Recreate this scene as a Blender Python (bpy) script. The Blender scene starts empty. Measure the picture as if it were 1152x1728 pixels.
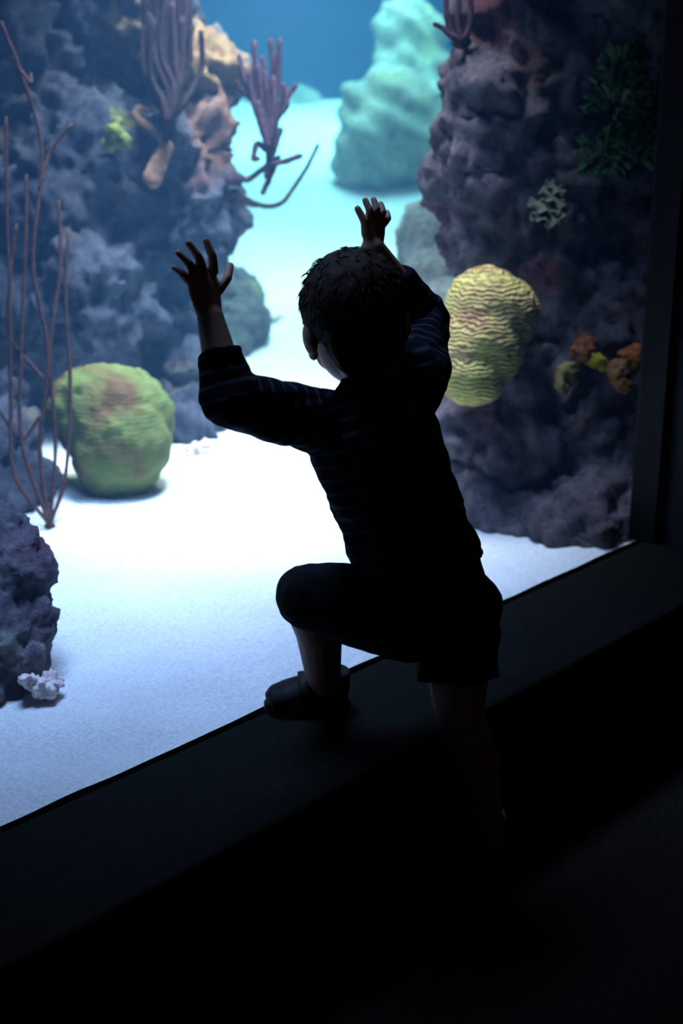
import bpy, bmesh, math, random
import numpy as np
from mathutils import Vector, Matrix, noise

R = math.radians
scene = bpy.context.scene
col = scene.collection
V = Vector

# ------------------------------------------------------------------ camera
cam_data = bpy.data.cameras.new('camera')
cam = bpy.data.objects.new('camera', cam_data)
col.objects.link(cam)
cam.location = (-1.3056, -1.4000, 1.2300)
cam.rotation_euler = (R(90 - 18.3), 0, R(43.5 - 90))
cam_data.sensor_fit = 'VERTICAL'
cam_data.sensor_height = 22.2
cam_data.lens = 2282 / 1728 * 22.2
cam_data.clip_start = 0.02
cam_data.dof.use_dof = True
cam_data.dof.focus_distance = 2.0
cam_data.dof.aperture_fstop = 2.0
scene.camera = cam

# ------------------------------------------------------------------ world, view
world = bpy.data.worlds.new('world')
scene.world = world
world.use_nodes = True
world.node_tree.nodes['Background'].inputs[0].default_value = (0.4, 0.45, 0.4, 1)
world.node_tree.nodes['Background'].inputs[1].default_value = 0.002
vs = scene.view_settings
vs.view_transform = 'Standard'
vs.look = 'None'
vs.gamma = 1.0
vs.use_curve_mapping = False
vs.exposure = 0.0
scene.cycles.use_denoising = True
scene.cycles.volume_bounces = 1
scene.cycles.max_bounces = 8
scene.cycles.diffuse_bounces = 3
scene.cycles.transparent_max_bounces = 12
scene.cycles.sample_clamp_indirect = 4.0

# ------------------------------------------------------------------ lamps
def area(name, loc, target, w, h, power, color, spread=120):
    d = bpy.data.lights.new(name, 'AREA')
    d.shape = 'RECTANGLE'
    d.size, d.size_y = w, h
    d.energy = power
    d.color = color
    d.spread = R(spread)
    o = bpy.data.objects.new(name, d)
    col.objects.link(o)
    o.location = loc
    o.rotation_euler = (V(target) - V(loc)).to_track_quat('-Z', 'Y').to_euler()
    return o

# tank lamps hung over the sand channel, and one added warm spot
area('tank_lamp', (0.22, 0.62, 2.45), (0.22, 0.62, 0.26), 1.1, 0.4, 14, (0.42, 0.54, 1.0), 64)
area('tank_lamp', (0.95, 1.00, 2.45), (0.90, 1.10, 0.26), 0.6, 0.6, 19, (0.95, 0.88, 1.0), 54)
area('tank_lamp', (1.70, 1.25, 2.45), (1.2818, 1.5270, 1.2135), 0.2, 0.2, 6, (1.0, 0.90, 0.85), 45)  # added spot, aimed to brighten the upper edge of the left reef wall
area('tank_lamp', (2.05, 1.95, 2.45), (2.10, 2.00, 0.30), 1.0, 0.9, 28, (0.72, 0.95, 0.98), 75)
area('tank_lamp', (3.90, 3.40, 2.48), (3.90, 3.40, 0.60), 1.8, 1.4, 60, (0.50, 0.92, 1.0), 100)
area('tank_lamp', (5.80, 5.30, 2.48), (5.80, 5.30, 0.60), 2.4, 1.8, 45, (0.40, 0.85, 1.0), 130)
# added dim fill light behind the camera, so the dark floor shows
area('room_fill', (-0.6, -2.3, 2.5), (0.4, -0.6, 0.0), 0.5, 0.5, 0.22, (1.0, 0.92, 0.78), 160)

# ------------------------------------------------------------------ node helpers
def new_mat(name):
    m = bpy.data.materials.new(name)
    m.use_nodes = True
    nt = m.node_tree
    return m, nt, nt.nodes['Principled BSDF']

def coords(nt, scale=(1, 1, 1), kind='Object'):
    tc = nt.nodes.new('ShaderNodeTexCoord')
    mp = nt.nodes.new('ShaderNodeMapping')
    mp.inputs['Scale'].default_value = scale
    nt.links.new(tc.outputs[kind], mp.inputs['Vector'])
    return mp.outputs['Vector']

def noise_node(nt, vec, scale, detail=5, rough=0.6, dist=0.0):
    n = nt.nodes.new('ShaderNodeTexNoise')
    n.inputs['Scale'].default_value = scale
    n.inputs['Detail'].default_value = detail
    n.inputs['Roughness'].default_value = rough
    n.inputs['Distortion'].default_value = dist
    nt.links.new(vec, n.inputs['Vector'])
    return n.outputs['Fac']

def ramp(nt, fac, stops):
    r = nt.nodes.new('ShaderNodeValToRGB')
    els = r.color_ramp.elements
    while len(els) < len(stops):
        els.new(0.5)
    for e, (p, c) in zip(els, stops):
        e.position = p
        e.color = (*c, 1) if len(c) == 3 else c
    nt.links.new(fac, r.inputs['Fac'])
    return r.outputs['Color']

def mix(nt, fac, a, b, mode='MIX'):
    m = nt.nodes.new('ShaderNodeMix')
    m.data_type = 'RGBA'
    m.blend_type = mode
    for sock, v in ((m.inputs['Factor'], fac), (m.inputs['A'], a), (m.inputs['B'], b)):
        if hasattr(v, 'is_linked'):
            nt.links.new(v, sock)
        elif isinstance(v, (int, float)):
            sock.default_value = v
        else:
            sock.default_value = (*v, 1)
    # the RGBA sockets share their names with the float ones: pick by type
    return [o for o in m.outputs if o.type == 'RGBA'][0]

def mixc(nt, fac, a, b, mode='MIX'):
    m = nt.nodes.new('ShaderNodeMixRGB')
    m.blend_type = mode
    for i, v in enumerate((fac, a, b)):
        if hasattr(v, 'is_linked'):
            nt.links.new(v, m.inputs[i])
        elif i == 0:
            m.inputs[0].default_value = v
        else:
            m.inputs[i].default_value = (*v, 1)
    return m.outputs[0]

def bump(nt, bsdf, h, strength, dist=0.01):
    b = nt.nodes.new('ShaderNodeBump')
    b.inputs['Strength'].default_value = strength
    b.inputs['Distance'].default_value = dist
    nt.links.new(h, b.inputs['Height'])
    nt.links.new(b.outputs['Normal'], bsdf.inputs['Normal'])

def plain(name, color, rough=0.8, grain=0.0, scale=60):
    m, nt, b = new_mat(name)
    b.inputs['Roughness'].default_value = rough
    b.inputs['Specular IOR Level'].default_value = 0.2
    v = coords(nt)
    n = noise_node(nt, v, scale)
    lo = tuple(c * (1 - grain) for c in color)
    hi = tuple(min(1, c * (1 + grain)) for c in color)
    nt.links.new(ramp(nt, n, [(0.3, lo), (0.7, hi)]), b.inputs['Base Color'])
    bump(nt, b, n, 0.2, 0.004)
    return m

def rock_mat(name, base, dark, patches, zones=(), bump_scale=14):
    """mottled reef rock: base/dark mottling plus patches of encrusting growth (colour, threshold, seed)"""
    m, nt, b = new_mat(name)
    b.inputs['Roughness'].default_value = 0.9
    b.inputs['Specular IOR Level'].default_value = 0.1
    v = coords(nt)
    n1 = noise_node(nt, v, 5.0, 8, 0.7, 0.4)
    c = ramp(nt, n1, [(0.32, dark), (0.62, base)])
    for (pc, lo, seed, sc) in patches:
        mp = nt.nodes.new('ShaderNodeMapping')
        mp.inputs['Location'].default_value = (seed, seed * 1.7, seed * 0.6)
        nt.links.new(v, mp.inputs['Vector'])
        n = noise_node(nt, mp.outputs['Vector'], sc, 6, 0.65, 0.3)
        f = ramp(nt, n, [(lo, (0, 0, 0)), (lo + 0.09, (1, 1, 1))])
        c = mixc(nt, f, c, pc)
    geo = nt.nodes.new('ShaderNodeNewGeometry')
    for (zc, ctr, rad) in zones:                        # growth spreading round one spot of the rock
        d = nt.nodes.new('ShaderNodeVectorMath'); d.operation = 'DISTANCE'
        d.inputs[1].default_value = ctr
        nt.links.new(geo.outputs['Position'], d.inputs[0])
        q = nt.nodes.new('ShaderNodeMath'); q.operation = 'DIVIDE'; q.inputs[1].default_value = rad
        nt.links.new(d.outputs['Value'], q.inputs[0])
        w = nt.nodes.new('ShaderNodeMath'); w.operation = 'ADD'
        nt.links.new(q.outputs[0], w.inputs[0])
        nt.links.new(noise_node(nt, v, 16, 5, 0.7, 0.5), w.inputs[1])
        f = ramp(nt, w.outputs[0], [(0.85, (0.9, 0.9, 0.9)), (1.2, (0, 0, 0))])
        c = mixc(nt, f, c, zc)
    fine = noise_node(nt, v, 45, 6, 0.75)
    c = mixc(nt, 0.75, c, ramp(nt, fine, [(0.3, (0.35, 0.35, 0.35)), (0.7, (1.5, 1.5, 1.5))]), 'MULTIPLY')
    nt.links.new(c, b.inputs['Base Color'])
    hb = noise_node(nt, v, bump_scale, 9, 0.75)
    bump(nt, b, hb, 0.9, 0.05)
    return m

# ------------------------------------------------------------------ mesh helpers
def link(name, me, mat=None, parent=None):
    o = bpy.data.objects.new(name, me)
    col.objects.link(o)
    if mat is not None:
        if not me.materials:
            me.materials.append(mat)
    if parent is not None:
        o.parent = parent
        o.matrix_parent_inverse = parent.matrix_basis.inverted()
    return o

def tag(o, label=None, cat=None, group=None, kind=None):
    for k, val in (('label', label), ('category', cat), ('group', group), ('kind', kind)):
        if val:
            o[k] = val
    return o

def mesh_of(bm, smooth=True):
    me = bpy.data.meshes.new('mesh')
    bmesh.ops.recalc_face_normals(bm, faces=bm.faces)
    bm.to_mesh(me)
    bm.free()
    if smooth:
        me.polygons.foreach_set('use_smooth', [True] * len(me.polygons))
    return me

def box(bm, lo, hi, bev=0.0):
    lo, hi = V(lo), V(hi)
    t = bmesh.new()
    bmesh.ops.create_cube(t, size=1, matrix=Matrix.Translation((lo + hi) / 2) @ Matrix.Diagonal((*(hi - lo), 1)))
    if bev:
        bmesh.ops.bevel(t, geom=t.edges[:], offset=bev, segments=3, profile=0.5, affect='EDGES')
    me = bpy.data.meshes.new('tmp')
    t.to_mesh(me); t.free()
    bm.from_mesh(me)
    bpy.data.meshes.remove(me)

def ell(bm, c, r, axes=None, sub=3):
    """ellipsoid; axes = three unit vectors for the radii r"""
    if isinstance(r, (int, float)):
        r = (r, r, r)
    m = Matrix.Identity(3)
    if axes:
        m = Matrix([list(a) for a in axes]).transposed()
    m4 = Matrix.Translation(V(c)) @ m.to_4x4() @ Matrix.Diagonal((*r, 1))
    bmesh.ops.create_icosphere(bm, subdivisions=sub, radius=1, matrix=m4)

def loft(bm, pts, radii, side, n=20):
    """closed tube of elliptic rings; radii = (a along side, b across) per point"""
    pts = [V(p) for p in pts]
    rings = []
    for i, p in enumerate(pts):
        d = (pts[min(i + 1, len(pts) - 1)] - pts[max(i - 1, 0)]).normalized()
        s = V(side); s = (s - d * s.dot(d)).normalized()
        t = d.cross(s)
        a, b = radii[i] if not isinstance(radii[i], (int, float)) else (radii[i], radii[i])
        rings.append([bm.verts.new(p + s * a * math.cos(2 * math.pi * k / n) + t * b * math.sin(2 * math.pi * k / n)) for k in range(n)])
    for r0, r1 in zip(rings, rings[1:]):
        for k in range(n):
            bm.faces.new((r0[k], r0[(k + 1) % n], r1[(k + 1) % n], r1[k]))
    bm.faces.new(rings[0][::-1])
    bm.faces.new(rings[-1])

def chain(bm, pts, radii, sub=2):
    """limb: spheres at the joints and cones between them"""
    pts = [V(p) for p in pts]
    for p, r in zip(pts, radii):
        ell(bm, p, r, sub=sub)
    for (p, q, a, b) in zip(pts, pts[1:], radii, radii[1:]):
        d = q - p
        side = d.cross(V((0.31, 0.52, 0.79)))
        loft(bm, [p, q], [a, b], side, 16)

def remesh(bm, voxel, smooth=3, factor=0.5):
    me = mesh_of(bm, False)
    o = bpy.data.objects.new('tmp', me)
    col.objects.link(o)
    r = o.modifiers.new('r', 'REMESH'); r.mode = 'VOXEL'; r.voxel_size = voxel
    if smooth:
        s = o.modifiers.new('s', 'SMOOTH'); s.factor = factor; s.iterations = smooth
    dg = bpy.context.evaluated_depsgraph_get()
    out = bpy.data.meshes.new_from_object(o.evaluated_get(dg))
    bpy.data.objects.remove(o)
    bpy.data.meshes.remove(me)
    out.polygons.foreach_set('use_smooth', [True] * len(out.polygons))
    return out

def displace(me, fn):
    n = len(me.vertices)
    co = np.empty(n * 3); no = np.empty(n * 3)
    me.vertices.foreach_get('co', co); me.vertices.foreach_get('normal', no)
    co = co.reshape(-1, 3); no = no.reshape(-1, 3)
    h = np.array([fn(V(c)) for c in co])
    co += no * h[:, None]
    me.vertices.foreach_set('co', co.ravel())
    me.update()

def rebase(o, p):
    """put the object's origin at p without moving its mesh"""
    o.data.transform(Matrix.Translation(-V(p)))
    o.location = p
    return o

def tube(bm, pts, r0, r1, n=8, sub=5):
    """smooth tapered tube through the points (Catmull-Rom)"""
    pts = [V(p) for p in pts]
    P = [pts[0] * 2 - pts[1]] + pts + [pts[-1] * 2 - pts[-2]]
    out = []
    for i in range(1, len(P) - 2):
        for k in range(sub):
            t = k / sub
            a, b, c, d = P[i - 1], P[i], P[i + 1], P[i + 2]
            out.append(0.5 * ((2 * b) + (c - a) * t + (2 * a - 5 * b + 4 * c - d) * t * t + (3 * b - a - 3 * c + d) * t ** 3))
    out.append(pts[-1])
    m = len(out)
    rad = [r0 + (r1 - r0) * i / (m - 1) for i in range(m)]
    loft(bm, out, rad, (0.61, 0.33, 0.72), n)

def rough_noise(seed, a1, s1, a2, s2, pits=0.0, ps=8.0):
    off = V((seed * 3.1, seed * 1.3, seed * 2.2))
    def f(p):
        h = a1 * noise.fractal(p * s1 + off, 0.8, 2.1, 5)
        h += a2 * (abs(noise.fractal(p * s2 + off, 0.7, 2.2, 4)) - 0.35)
        if pits:
            d = noise.voronoi(p * ps + off)[0]
            h -= pits * max(0, 0.35 - d[0]) / 0.35
        return h
    return f

# ------------------------------------------------------------------ setting: visitors' room
SILL = 0.27
RIGHT = 1.118
m_ledge = plain('black_ledge_carpet', (0.0055, 0.0062, 0.0045), 0.95, 0.5, 90)
m_floor = plain('dark_floor_carpet', (0.014, 0.0125, 0.009), 1.0, 0.6, 120)
m_wall = plain('black_wall_paint', (0.035, 0.040, 0.042), 0.8, 0.3, 12)
m_black = plain('black_rubber', (0.004, 0.004, 0.005), 0.6, 0.2, 30)

def struct(name, lo, hi, mat, bev=0.0):
    bm = bmesh.new()
    box(bm, lo, hi, bev)
    o = link(name, mesh_of(bm, False), mat)
    tag(o, kind='structure')
    return o

struct('floor', (-3.4, -3.6, -0.06), (RIGHT, 0.10, 0.0), m_floor)
struct('trim_1', (-3.2, -0.245, 0.0), (RIGHT, 0.0, SILL), m_ledge, 0.006)            # the long low ledge under the window
struct('wall_right', (RIGHT, -3.6, -0.06), (RIGHT + 0.12, 0.0, 2.75), m_wall)
struct('wall_window', (-3.2, -0.03, 1.54), (RIGHT, 0.03, 2.75), m_wall)             # lintel above the pane; unseen, set low to keep lamp light out of the room
struct('wall_left', (-3.4, -3.6, 0.0), (-3.2, 0.12, 2.75), m_wall)
struct('wall_rear', (-3.4, -3.7, 0.0), (RIGHT + 0.12, -3.6, 2.75), m_wall)
struct('ceiling', (-3.4, -3.7, 2.75), (RIGHT + 0.12, 0.12, 2.85), m_wall)
# the window: a frame of black bars with one big pane
bm = bmesh.new()
box(bm, (RIGHT - 0.022, -0.030, SILL), (RIGHT, 0.035, 1.54), 0.003)
box(bm, (-3.2, -0.030, SILL), (-3.16, 0.035, 1.54), 0.003)
box(bm, (-3.16, -0.030, 1.50), (RIGHT - 0.022, 0.035, 1.54), 0.003)
box(bm, (-3.16, 0.0005, SILL - 0.06), (RIGHT - 0.022, 0.0305, SILL - 0.025))
win = tag(link('window_1', mesh_of(bm, False), m_black), kind='structure')
m_glass, nt, b = new_mat('aquarium_glass')
nt.nodes.remove(b)
tr = nt.nodes.new('ShaderNodeBsdfTransparent'); tr.inputs[0].default_value = (0.985, 0.995, 1.0, 1)
gl = nt.nodes.new('ShaderNodeBsdfGlossy'); gl.inputs['Roughness'].default_value = 0.02
lw = nt.nodes.new('ShaderNodeLayerWeight'); lw.inputs['Blend'].default_value = 0.5
pw_ = nt.nodes.new('ShaderNodeMath'); pw_.operation = 'POWER'; pw_.inputs[1].default_value = 5.0
nt.links.new(lw.outputs['Facing'], pw_.inputs[0])
fr = nt.nodes.new('ShaderNodeMath'); fr.operation = 'MULTIPLY_ADD'; fr.inputs[1].default_value = 0.6; fr.inputs[2].default_value = 0.01
nt.links.new(pw_.outputs[0], fr.inputs[0])
mx = nt.nodes.new('ShaderNodeMixShader')
nt.links.new(fr.outputs[0], mx.inputs[0]); nt.links.new(tr.outputs[0], mx.inputs[1]); nt.links.new(gl.outputs[0], mx.inputs[2])
nt.links.new(mx.outputs[0], nt.nodes['Material Output'].inputs['Surface'])
bm = bmesh.new()
box(bm, (-3.16, 0.001, SILL - 0.025), (RIGHT - 0.022, 0.029, 1.50))
link('pane', mesh_of(bm, False), m_glass, win)

# ------------------------------------------------------------------ setting: the tank
m_tank = plain('tank_wall_blue', (0.05, 0.30, 0.48), 0.9, 0.15, 1.2)
struct('wall_tank_back', (-3.6, 8.0, 0.0), (11.0, 8.2, 3.6), m_tank)
struct('wall_tank_right', (10.8, 0.03, 0.0), (11.0, 8.0, 3.6), m_tank)
struct('wall_tank_left', (-3.6, 0.12, 0.0), (-3.4, 8.0, 3.6), m_tank)
struct('wall_tank_front', (RIGHT + 0.12, -0.10, 0.0), (11.0, 0.03, 3.6), m_tank)
struct('wall_tank_top', (-3.6, 0.0, 2.75), (11.0, 0.12, 3.6), m_wall)

def sand_z(x, y):
    s = (x + 1.306) * 0.725 + (y + 1.4) * 0.688
    t = max(0.0, s - 3.7)
    z = 0.258 + 0.5 * 0.2 * min(t, 0.8) ** 2 / 0.8 + 0.2 * max(0.0, min(t, 4.3) - 0.8)
    z -= 0.25 * max(0.0, t - 4.6)
    z += 0.010 * noise.noise(V((x * 2.2, y * 2.2, 0))) * min(1, y * 3)
    z += 0.004 * noise.noise(V((x * 9, y * 9, 3)))
    return max(0.05, z)

m_sand, nt, b = new_mat('white_coral_sand')
b.inputs['Roughness'].default_value = 1.0
b.inputs['Specular IOR Level'].default_value = 0.0
v = coords(nt)
n1 = noise_node(nt, v, 2.2, 5, 0.6)
n2 = noise_node(nt, v, 160, 4, 0.7)
c = ramp(nt, n1, [(0.35, (0.70, 0.69, 0.66)), (0.65, (0.86, 0.85, 0.82))])
c = mixc(nt, 0.5, c, ramp(nt, n2, [(0.35, (0.55, 0.56, 0.6)), (0.6, (1, 1, 1))]), 'MULTIPLY')
nt.links.new(c, b.inputs['Base Color'])
n3 = noise_node(nt, v, 30, 6, 0.7)
bump(nt, b, n3, 0.5, 0.02)
bm = bmesh.new()
xs = np.concatenate([np.linspace(-3.4, -0.6, 24), np.linspace(-0.55, 2.5, 130), np.linspace(2.56, 10.8, 80)])
ys = np.concatenate([np.linspace(0.0305, 2.5, 110), np.linspace(2.56, 8.0, 60)])
grid = [[bm.verts.new((x, y, sand_z(x, y))) for x in xs] for y in ys]
for r0, r1 in zip(grid, grid[1:]):
    for k in range(len(xs) - 1):
        bm.faces.new((r0[k], r0[k + 1], r1[k + 1], r1[k]))
sand = link('terrain_sand', mesh_of(bm), m_sand)
tag(sand, kind='structure')

# water: clear, slightly milky, takes the red out of the light
m_water, nt, b = new_mat('tank_water')
nt.nodes.remove(b)
sc = nt.nodes.new('ShaderNodeVolumeScatter')
sc.inputs['Color'].default_value = (0.24, 0.55, 1.0, 1)
sc.inputs['Density'].default_value = 0.048
sc.inputs['Anisotropy'].default_value = 0.0
ab = nt.nodes.new('ShaderNodeVolumeAbsorption')
ab.inputs['Color'].default_value = (0.15, 0.85, 0.97, 1)
ab.inputs['Density'].default_value = 0.14
ad = nt.nodes.new('ShaderNodeAddShader')
nt.links.new(sc.outputs[0], ad.inputs[0]); nt.links.new(ab.outputs[0], ad.inputs[1])
nt.links.new(ad.outputs[0], nt.nodes['Material Output'].inputs['Volume'])
bm = bmesh.new()
box(bm, (-3.38, 0.030, 0.02), (10.78, 7.98, 2.52))
water = tag(link('water', mesh_of(bm, False), m_water), kind='structure')

# ------------------------------------------------------------------ rocks
def rock(name, lumps, voxel, fn, mat, label, cat='rock', group=None, base=None, smooth=2, y_min=None):
    bm = bmesh.new()
    for l in lumps:
        ell(bm, l[0], l[1], sub=3)
    me = remesh(bm, voxel, smooth)
    displace(me, fn)
    o = link(name, me, mat)
    if y_min is not None:                                # rock stacked close against the pane
        co = np.empty(len(me.vertices) * 3); me.vertices.foreach_get('co', co)
        co = co.reshape(-1, 3)
        lowy = co[:, 1] < y_min
        co[lowy, 1] = y_min - 0.05 * (y_min - co[lowy, 1]).clip(0, 0.1)
        me.vertices.foreach_set('co', co.ravel()); me.update()
    b0 = base or lumps[0][0]
    rebase(o, (b0[0], b0[1], sand_z(b0[0], b0[1])))
    return tag(o, label, cat, group)

m_left_rock = rock_mat('left_reef_rock', (0.17, 0.18, 0.25), (0.05, 0.055, 0.085),
    [((0.20, 0.10, 0.09), 0.62, 3.1, 2.6), ((0.08, 0.09, 0.15), 0.58, 7.7, 1.7), ((0.30, 0.24, 0.17), 0.62, 5.4, 3.3)],
    [((0.50, 0.31, 0.17), (1.2519, 1.5157, 1.2518), 0.30), ((0.34, 0.19, 0.15), (1.2228, 1.4549, 1.0614), 0.26), ((0.40, 0.28, 0.18), (1.1193, 1.6883, 1.3203), 0.20), ((0.30, 0.30, 0.10), (1.0333, 1.6509, 1.0538), 0.14)])
rock('reef_rock', [
    ((1.2677, 1.9870, 1.3439), 0.3029), ((1.2743, 1.7949, 1.2769), 0.1771), ((1.2546, 1.6095, 1.1665), 0.1348), ((1.1727, 1.5721, 1.0045), 0.1712), ((1.1655, 1.5091, 0.8575), 0.1467),
    ((1.1799, 1.5046, 0.7843), 0.1183), ((1.0563, 1.8322, 0.8765), 0.3206), ((1.1186, 1.8938, 0.5043), 0.2662), ((0.9118, 1.6068, 0.6318), 0.1855), ((0.8071, 1.7738, 0.5268), 0.1972), ((1.0592, 1.4211, 0.3138), 0.0725), ((1.1252, 1.4745, 0.3786), 0.0804), ((1.1852, 1.5889, 0.4297), 0.1031), ((1.0093, 1.3690, 0.2868), 0.0551), ((1.0277, 1.4788, 0.3010), 0.0729), ((0.3659, 1.2997, 0.3237), 0.0954), ((0.2796, 1.3146, 0.3248), 0.1518), ((0.4961, 1.4998, 0.3255), 0.0689), ((0.8114, 1.8440, 0.3639), 0.1434), ((0.5416, 1.6026, 0.3844), 0.1150), ((1.2454, 1.8159, 0.4612), 0.1707), ((1.2289, 1.8224, 0.2792), 0.1546),
    ((0.9493, 2.1440, 1.1315), 0.3760), ((0.8659, 2.2167, 0.6222), 0.3904), ((0.8480, 2.1200, 0.2224), 0.3054), ((1.1261, 2.0922, 0.1375), 0.2450), ((1.2684, 1.7262, 0.3247), 0.0988), ((1.2127, 1.6651, 0.2347), 0.0745), ((1.1700, 1.6979, 0.2094), 0.0799), ((1.3665, 2.0329, 1.6561), 0.2770), ((1.1520, 2.2590, 1.6561), 0.3462)],
    0.0145, rough_noise(2, 0.075, 3.0, 0.075, 7.5, 0.035, 12), m_left_rock,
    'huge blue-grey reef wall with brown growth, beyond the pane, under the tall brown sea rod', base=(1.1076, 1.8956, 0.3247))

m_right_rock = rock_mat('right_reef_rock', (0.28, 0.225, 0.255), (0.06, 0.06, 0.075),
    [((0.18, 0.07, 0.11), 0.62, 1.3, 2.4), ((0.05, 0.12, 0.07), 0.62, 9.2, 2.1), ((0.28, 0.23, 0.17), 0.66, 4.4, 4.0)],
    [((0.24, 0.10, 0.12), (1.2733, 0.5977, 1.3306), 0.16), ((0.26, 0.15, 0.14), (1.3195, 0.4941, 1.2164), 0.16), ((0.22, 0.09, 0.12), (1.2206, 0.3910, 0.7850), 0.14), ((0.22, 0.13, 0.14), (1.0724, 0.4070, 0.4931), 0.16)])
rock('reef_rock', [
    ((1.3925, 0.6200, 1.3208), 0.1380), ((1.3351, 0.6000, 1.1570), 0.1518), ((1.3282, 0.6000, 1.0439), 0.1588), ((1.3200, 0.6000, 0.9492), 0.1544), ((1.3135, 0.5800, 0.8475), 0.1495), ((1.4270, 0.6200, 1.4888), 0.1504),
    ((1.4682, 0.5000, 1.2159), 0.1798), ((1.6053, 0.4000, 1.2948), 0.2078), ((1.4356, 0.4600, 0.9366), 0.1960), ((1.5544, 0.3400, 0.9363), 0.1963), ((1.4050, 0.4600, 0.7304), 0.1845),
    ((1.4594, 0.3400, 0.6525), 0.1907), ((1.3237, 0.4400, 0.4861), 0.1707), ((1.4504, 0.3300, 0.3639), 0.1736), ((1.2431, 0.4600, 0.3214), 0.1570), ((1.3309, 0.3600, 0.2181), 0.1439), ((1.1089, 0.4600, 0.2479), 0.1187),
    ((1.0278, 0.3300, 0.2044), 0.0965), ((1.0571, 0.2500, 0.2122), 0.0981), ((1.0737, 0.1650, 0.2426), 0.1068), ((1.1662, 0.1300, 0.2596), 0.1252), ((1.0722, 0.1050, 0.2344), 0.0797), ((1.1969, 0.1000, 0.2128), 0.0874), ((1.0577, 0.1200, 0.2617), 0.0897), ((1.3560, 0.1300, 0.2345), 0.1447), ((1.3089, 0.1700, 0.3087), 0.1229), ((1.2155, 0.3400, 0.2350), 0.0977), ((1.2707, 0.2800, 0.2720), 0.1112), ((1.1317, 0.4000, 0.2705), 0.1037),
    ((1.1145, 0.3600, 0.2401), 0.1028), ((1.2339, 0.3100, 0.2227), 0.1116), ((1.2826, 0.2100, 0.2120), 0.1175), ((1.4346, 0.1900, 0.1866), 0.1426), ((1.3055, 0.2500, 0.3358), 0.1591), ((1.2001, 0.3600, 0.3360), 0.1452), ((1.4682, 0.2400, 0.4504), 0.1909), ((1.0181, 0.3800, 0.2446), 0.0875),
    ((1.1542, 0.5200, 0.4158), 0.1194), ((1.5266, 0.4000, 1.5196), 0.2262), ((1.7577, 0.3500, 0.9653), 0.2193), ((1.7856, 0.3300, 0.3620), 0.2167), ((1.4137, 0.2600, 0.1907), 0.1079), ((1.7458, 0.2800, 0.0562), 0.1720),
    ((1.4052, 0.4000, 0.0342), 0.0899), ((1.2857, 0.4800, 0.0776), 0.0887), ((1.5514, 0.3000, 0.0203), 0.0909), ((1.1669, 0.5000, 0.1039), 0.0867)],
    0.013, rough_noise(5, 0.055, 3.6, 0.05, 7.5, 0.025, 11), m_right_rock,
    'huge dark purple-grey reef wall beside the pane edge, carrying the yellow dome coral', base=(1.0314, 0.1975, 0.4449), y_min=0.036)

m_front_rock = rock_mat('front_rock', (0.36, 0.32, 0.36), (0.10, 0.09, 0.14),
    [((0.34, 0.14, 0.20), 0.58, 6.1, 5.0), ((0.60, 0.58, 0.55), 0.62, 2.2, 7.0)], bump_scale=26)
rock('rock', [((-0.1498, 0.4559, 0.4301), 0.0713), ((-0.1650, 0.4178, 0.3494), 0.0651), ((-0.2255, 0.4413, 0.3294), 0.0977), ((-0.1691, 0.5307, 0.4481), 0.1004), ((-0.2773, 0.4250, 0.2455), 0.0920), ((-0.1964, 0.4017, 0.3108), 0.0665)],
    0.007, rough_noise(8, 0.022, 7.0, 0.018, 16, 0.012, 24), m_front_rock,
    'rough purple-grey rock right behind the pane, below the hanging brown whips', base=(-0.2210, 0.4321, 0.3201))

m_boulder = rock_mat('pale_boulder', (0.27, 0.26, 0.25), (0.13, 0.13, 0.14), [((0.40, 0.38, 0.20), 0.60, 3.3, 3.0)], bump_scale=20)
rock('boulder', [((1.7645, 2.0442, 0.4823), 0.1169), ((1.7267, 1.9613, 0.3863), 0.1077), ((1.6369, 1.9524, 0.3300), 0.1223), ((1.5873, 1.9597, 0.2364), 0.1085)],
    0.012, rough_noise(11, 0.03, 5, 0.02, 11), m_boulder,
    'blue-grey boulder leaning on the reef wall, just beside the raised left hand', 'rock', base=(1.6483, 1.9224, 0.2926))
rock('boulder', [((1.9066, 1.2421, 0.7171), 0.1294), ((1.8453, 1.1766, 0.6054), 0.1242), ((1.7190, 1.0367, 0.5149), 0.1367)],
    0.012, rough_noise(13, 0.02, 5, 0.012, 12), rock_mat('grey_boulder', (0.60, 0.58, 0.54), (0.34, 0.34, 0.34), [], bump_scale=20),
    'smooth grey boulder half hidden behind the dark reef wall, right of the raised right hand', 'rock', base=(1.7419, 1.0768, 0.4893))

def ridged(seed, amp, sc):
    off = V((seed, seed * 2, seed * 3))
    def f(p):
        w = noise.noise(p * 2.0 + off) * 1.6
        return amp * math.sin((p.z * 0.8 + p.x * 0.41 - p.y * 0.43) * sc + w * 3) + 0.05 * noise.fractal(p * 2.6 + off, 0.9, 2, 4)
    return f
m_far = rock_mat('far_coral', (0.62, 0.62, 0.45), (0.34, 0.36, 0.30), [((0.50, 0.55, 0.25), 0.58, 1.9, 1.6)], bump_scale=8)
rock('coral_boulder', [((3.5914, 2.9464, 0.9530), 0.2429), ((3.4639, 2.8864, 0.8671), 0.2119), ((3.6612, 2.8413, 0.8874), 0.1933), ((3.4047, 2.9426, 0.8542), 0.1413), ((3.5444, 3.0274, 1.0185), 0.1601), ((3.6728, 2.9829, 1.0485), 0.1837)],
    0.025, ridged(4, 0.014, 44), m_far, 'pale folded coral boulder at the far end of the sand channel, the lower of two', 'coral',
    'coral boulders at the far end', base=(3.5025, 2.8833, 0.7861))
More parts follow.
